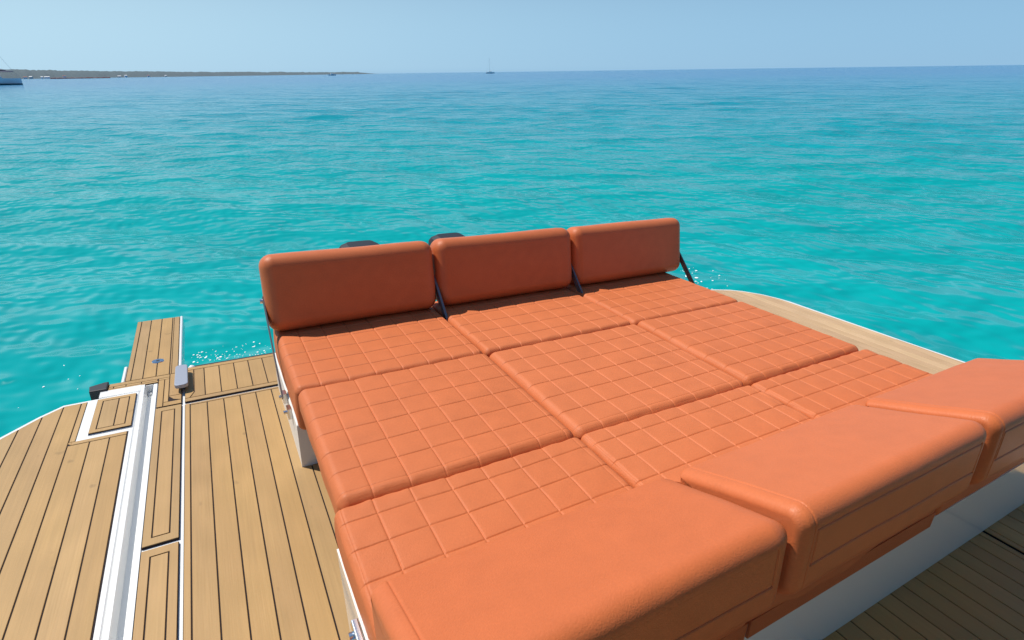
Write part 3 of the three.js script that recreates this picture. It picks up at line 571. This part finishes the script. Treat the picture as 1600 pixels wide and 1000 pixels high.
function sailingYacht(label, px, dist, turn, len, mastH, canopy) {
  const p = rayAt(px, dist), t = worldThing('sailing_yacht', [p.x, 0, p.z], turn, label, 'sailboat', 'sailing yachts at anchor');
  const hull = part(t, 'hull', yachtHull(len, len * 0.3, len * 0.135), M.boatWhite);
  part(hull, 'waterline_stripe', yachtHull(len * 1.003, len * 0.303, len * 0.028), M.bootTop);
  const cab = part(t, 'cabin', new THREE.ExtrudeGeometry(new THREE.Shape([[-len * 0.16, 0], [len * 0.2, 0], [len * 0.13, len * 0.035], [-len * 0.13, len * 0.045]].map((q) => new THREE.Vector2(...q))), { depth: len * 0.16, bevelEnabled: true, bevelSize: 0.06, bevelThickness: 0.06 }).translate(0, len * 0.14, -len * 0.08), M.boatWhite);
  part(cab, 'cabin_window', box(-len * 0.11, len * 0.11, len * 0.153, len * 0.172, -len * 0.0875, len * 0.0875), M.window);
  part(t, 'mast', new THREE.CylinderGeometry(0.08, 0.12, mastH, 10).translate(len * 0.08, len * 0.12 + mastH / 2, 0), M.mast);
  part(t, 'boom', new THREE.CylinderGeometry(0.16, 0.16, len * 0.36, 8).rotateZ(Math.PI / 2).translate(-len * 0.10, len * 0.30, 0), canopy ? M.navy : M.boatWhite);
  part(t, 'forestay', new THREE.CylinderGeometry(0.03, 0.03, Math.hypot(mastH, len * 0.4), 6).rotateZ(Math.atan2(len * 0.4, mastH)).translate(len * 0.28, len * 0.12 + mastH / 2, 0), M.mast);
  part(t, 'backstay', new THREE.CylinderGeometry(0.025, 0.025, Math.hypot(mastH, len * 0.56), 6).rotateZ(-Math.atan2(len * 0.56, mastH)).translate(-len * 0.20, len * 0.12 + mastH / 2, 0), M.mast);
  if (canopy) { const b = part(t, 'bimini', new THREE.SphereGeometry(1, 20, 8, 0, 2 * Math.PI, 0, Math.PI / 2).scale(len * 0.13, len * 0.028, len * 0.12).translate(-len * 0.28, len * 0.265, 0), M.navy); for (const u of [-0.17, -0.37]) part(b, 'bimini_pole', new THREE.CylinderGeometry(0.03, 0.03, len * 0.11, 6).translate(len * u, len * 0.20, len * 0.1), M.mast); }
  return t;
}
const bearing = (px) => { const v = rayAt(px, 1); return Math.atan2(-v.z, v.x); };
sailingYacht('sailing yacht with dark canopy moored at the left edge of the picture', -12, 236, bearing(0) + Math.PI / 2 + 0.15, 13.5, 16, true);
sailingYacht('tiny sailing yacht with bare mast on the open horizon', 766, 830, bearing(766) + 1.15, 13, 17.5, false);
{ // speeding motorboat in front of the low headland
  const p = rayAt(519, 900), t = worldThing('motorboat', [p.x, 0, p.z], bearing(519) - Math.PI / 2 + 0.2, 'small white motorboat running past the tip of the headland', 'motorboat');
  const h = part(t, 'hull', yachtHull(11, 3.2, 1.5), M.boatWhite); part(h, 'hull_window', box(-1, 2, 0.7, 1.0, -1.62, 1.62), M.window);
  part(t, 'cabin', new THREE.ExtrudeGeometry(new THREE.Shape([[-2, 0], [2.2, 0], [0.6, 1.1], [-1.6, 1.2]].map((q) => new THREE.Vector2(...q))), { depth: 1.8, bevelEnabled: true, bevelSize: 0.08, bevelThickness: 0.08 }).translate(0, 1.5, -0.9), M.boatWhite);
}
{ // low wooded headland
  const pts = []; const N = 260, Rr = 9, pos = [], uv = [], idx = [];
  const height = (px) => { const u = (px + 120) / 700; return (px < 560 ? 41 - 29 * Math.pow(Math.max(0, u), 0.85) : 10 * Math.max(0, 1 - (px - 560) / 30)); };
  for (let i = 0; i <= N; i++) {
    const px = -260 + (852 * i) / N, dist = 2500 + 2.2 * Math.max(0, px), h = height(px) + 4.4 * fbm(px * 0.045, 1.7, 0, 4) + 2.6 * noise.noise(px * 0.24, 4, 0) + 1.2 * noise.noise(px * 0.7, 8, 0);
    for (let k = 0; k <= Rr; k++) { const v = k / Rr, p = rayAt(px, dist + 700 * v - 60 * noise.noise(px * 0.05, 2, 6)); const prof = Math.pow(Math.sin(Math.min(1, v * 1.6) * Math.PI / 2), 0.8) * (v > 0.75 ? 1 - (v - 0.75) * 3.5 : 1); pos.push(p.x, k === 0 ? -0.5 : Math.max(0.3, h * prof + 1.6 * noise.noise(px * 0.9, v * 8, 3) * (v < 1 ? 1 : 0)), p.z); uv.push(px / 40, v * 4); }
  }
  for (let i = 0; i < N; i++) for (let k = 0; k < Rr; k++) { const a = i * (Rr + 1) + k, b = a + Rr + 1; idx.push(a, b, a + 1, b, b + 1, a + 1); }
  const g = new THREE.BufferGeometry(); g.setAttribute('position', new THREE.Float32BufferAttribute(pos, 3)); g.setAttribute('uv', new THREE.Float32BufferAttribute(uv, 2)); g.setIndex(idx); g.computeVertexNormals();
  if (g.attributes.normal.getY(5) < 0) { const ix = g.index.array; for (let i = 0; i < ix.length; i += 3) { const h = ix[i]; ix[i] = ix[i + 1]; ix[i + 1] = h; } g.computeVertexNormals(); }
  const m = noiseTexture(256, 128, (u, v) => { const a = tileNoise(u, v, 22, 12, 3) + 0.6 * tileNoise(u, v, 60, 30, 8), k = 0.37 + 0.10 * a; return a > 0.5 ? [k * 1.45, k * 1.4, k * 1.3] : [k * 0.84, k * 1.0, k * 1.06]; });
  const land = shade(new THREE.Mesh(g, std({ map: m, roughness: 1 }))); land.name = 'headland'; land.userData.kind = 'structure'; tag(land, 'low wooded headland on the horizon at the left'); scene.add(land);
}
M.house = [lin(0.75, 0.73, 0.70), lin(0.62, 0.56, 0.50), lin(0.70, 0.70, 0.72)].map((c) => std({ color: c, roughness: 0.9 })); M.roof = std({ color: lin(0.30, 0.13, 0.09), roughness: 0.9 });
const houseSpots = [[40, 18, 5], [49, 14, 6], [74, 26, 5], [101, 16, 7], [187, 20, 5], [197, 15, 7], [232, 14, 6], [259, 12, 5], [66, 10, 5]];
const houseWords = ['pale low house first along the shore by the moored yacht', 'small white house second along the shore from the moored yacht', 'long white house behind the reddish breakwater', 'white two storey house above the middle of the breakwater', 'broad white house just past the end of the breakwater', 'taller white house past the end of the breakwater', 'lone white house under the middle of the headland', 'smallest and rightmost white house on the headland shore', 'tiny white house between the moored yacht and the breakwater'];
houseSpots.forEach(([px, w, h], i) => {
  const p = rayAt(px, 2420 + 2.2 * px), t = worldThing('shore_house', [p.x, 0, p.z], bearing(px) + Math.PI / 2 + (rnd() - 0.5) * 0.5, houseWords[i], 'house', 'houses along the far shore');
  w *= 0.55; part(t, 'wall', box(-w / 2, w / 2, -0.5, h, -5, 5), M.house[i % 3]);
  part(t, 'roof', new THREE.ExtrudeGeometry(new THREE.Shape([[-5.5, 0], [5.5, 0], [0, 2]].map((q) => new THREE.Vector2(...q))), { depth: w + 0.8, bevelEnabled: false }).rotateY(Math.PI / 2).translate(-w / 2 - 0.4, h, 0), i % 3 ? M.house[0] : M.roof);
  for (const u of [-0.25, 0.25]) part(t, 'window', box(w * u - 0.8, w * u + 0.8, h * 0.4, h * 0.7, 5, 5.06), M.window);
});
{
  const a = rayAt(78, 1500), b = rayAt(172, 1500), L = a.distanceTo(b), mid = a.clone().add(b).multiplyScalar(0.5), t = worldThing('breakwater', [mid.x, 0, mid.z], Math.atan2(-(b.z - a.z), b.x - a.x), 'long low reddish breakwater lying in front of the headland', 'breakwater');
  const red = std({ color: lin(0.16, 0.07, 0.07), roughness: 0.95 }); for (let k = 0; k < 30; k++) { const x = -L / 2 + L * (k + 0.5) / 30, h = 1.3 + 1.1 * rnd(); part(t, 'boulder', new THREE.DodecahedronGeometry(1, 1).scale(L / 48, h, 4 + rnd() * 2).rotateY(rnd()).translate(x, 0.2, rnd() * 2), red); }
}

// unseen roof and helm console, added to keep the sky off forward-looking faces
{
  const t = boatThing('added_hardtop', [1.335, 0, 1.6], 'unseen pale lined roof added behind the viewer to block sky light', 'roof');
  part(t, 'roof_panel', prism([[-0.10, -0.60], [2.77, -0.60], [2.70, 3.6], [2.3, 4.0], [0.37, 4.0], [-0.03, 3.6]], 2.02, 2.10, 0.02), M.gelcoat);
  part(t, 'roof_lining', prism([[-0.06, -0.56], [2.73, -0.56], [2.66, 3.55], [2.27, 3.95], [0.40, 3.95], [0.01, 3.55]], 1.985, 2.019, 0.004), M.lining);
  for (const [x, z] of [[0.06, 1.35], [2.61, 1.35], [0.10, 3.4], [2.57, 3.4]]) part(t, 'post', box(x - 0.04, x + 0.04, 0, 1.984, z - 0.09, z + 0.09), M.cowlTrim);
}
{
  const t = boatThing('added_helm_console', [1.335, 0, 2.5], 'unseen dark helm console added behind the viewer to block sky light', 'console');  // made-up console, dark to hold light off the shaded faces
  part(t, 'console_body', prism(rect(0.30, 2.37, 2.3, 3.3), 0.001, 1.05, 0.03), M.cowlTrim);
  part(t, 'windscreen', box(0.32, 2.35, 1.051, 1.95, 3.0, 3.02), M.window);
}
// flecks of foam beside the hull
{
  const g = new THREE.IcosahedronGeometry(1, 1).scale(1, 0.35, 1), foam = std({ color: lin(0.85, 0.9, 0.9), roughness: 0.8 }), spots = [];
  for (let k = 0; k < 90; k++) { const u = rnd(), d = 0.22 * Math.pow(rnd(), 2); spots.push([-0.37 + 0.50 * u - 0.05 * d, -3.90 + 0.13 * u - d, 0.002 + 0.007 * rnd() * rnd()]); }
  for (let k = 0; k < 26; k++) { const u = rnd(); spots.push([3.75 - 0.1 * u + 0.5 * rnd() * rnd(), -3.75 + 0.75 * u - 0.25 * rnd() * rnd(), 0.004 + 0.011 * rnd() * rnd()]); }
  for (let k = 0; k < 7; k++) { spots.push([-1.35 + 0.4 * rnd(), -4.3 + 0.8 * rnd(), 0.003 + 0.008 * rnd() * rnd()]); }
  const im = new THREE.InstancedMesh(g, foam, spots.length), m = new THREE.Matrix4();
  spots.forEach(([x, z, s], k) => { m.compose(new THREE.Vector3(x, seaHeight(x, z) + s * 0.15, z), new THREE.Quaternion().setFromAxisAngle(new THREE.Vector3(0, 1, 0), rnd() * 6), new THREE.Vector3(s * (0.7 + rnd()), s, s * (0.7 + 0.6 * rnd()))); im.setMatrixAt(k, m); });
  im.name = 'foam'; im.userData.kind = 'stuff'; tag(im, 'white foam flecks floating on the water beside the boat'); shade(im); scene.add(im);
}

console.log('all done');
renderer.render(scene, camera);
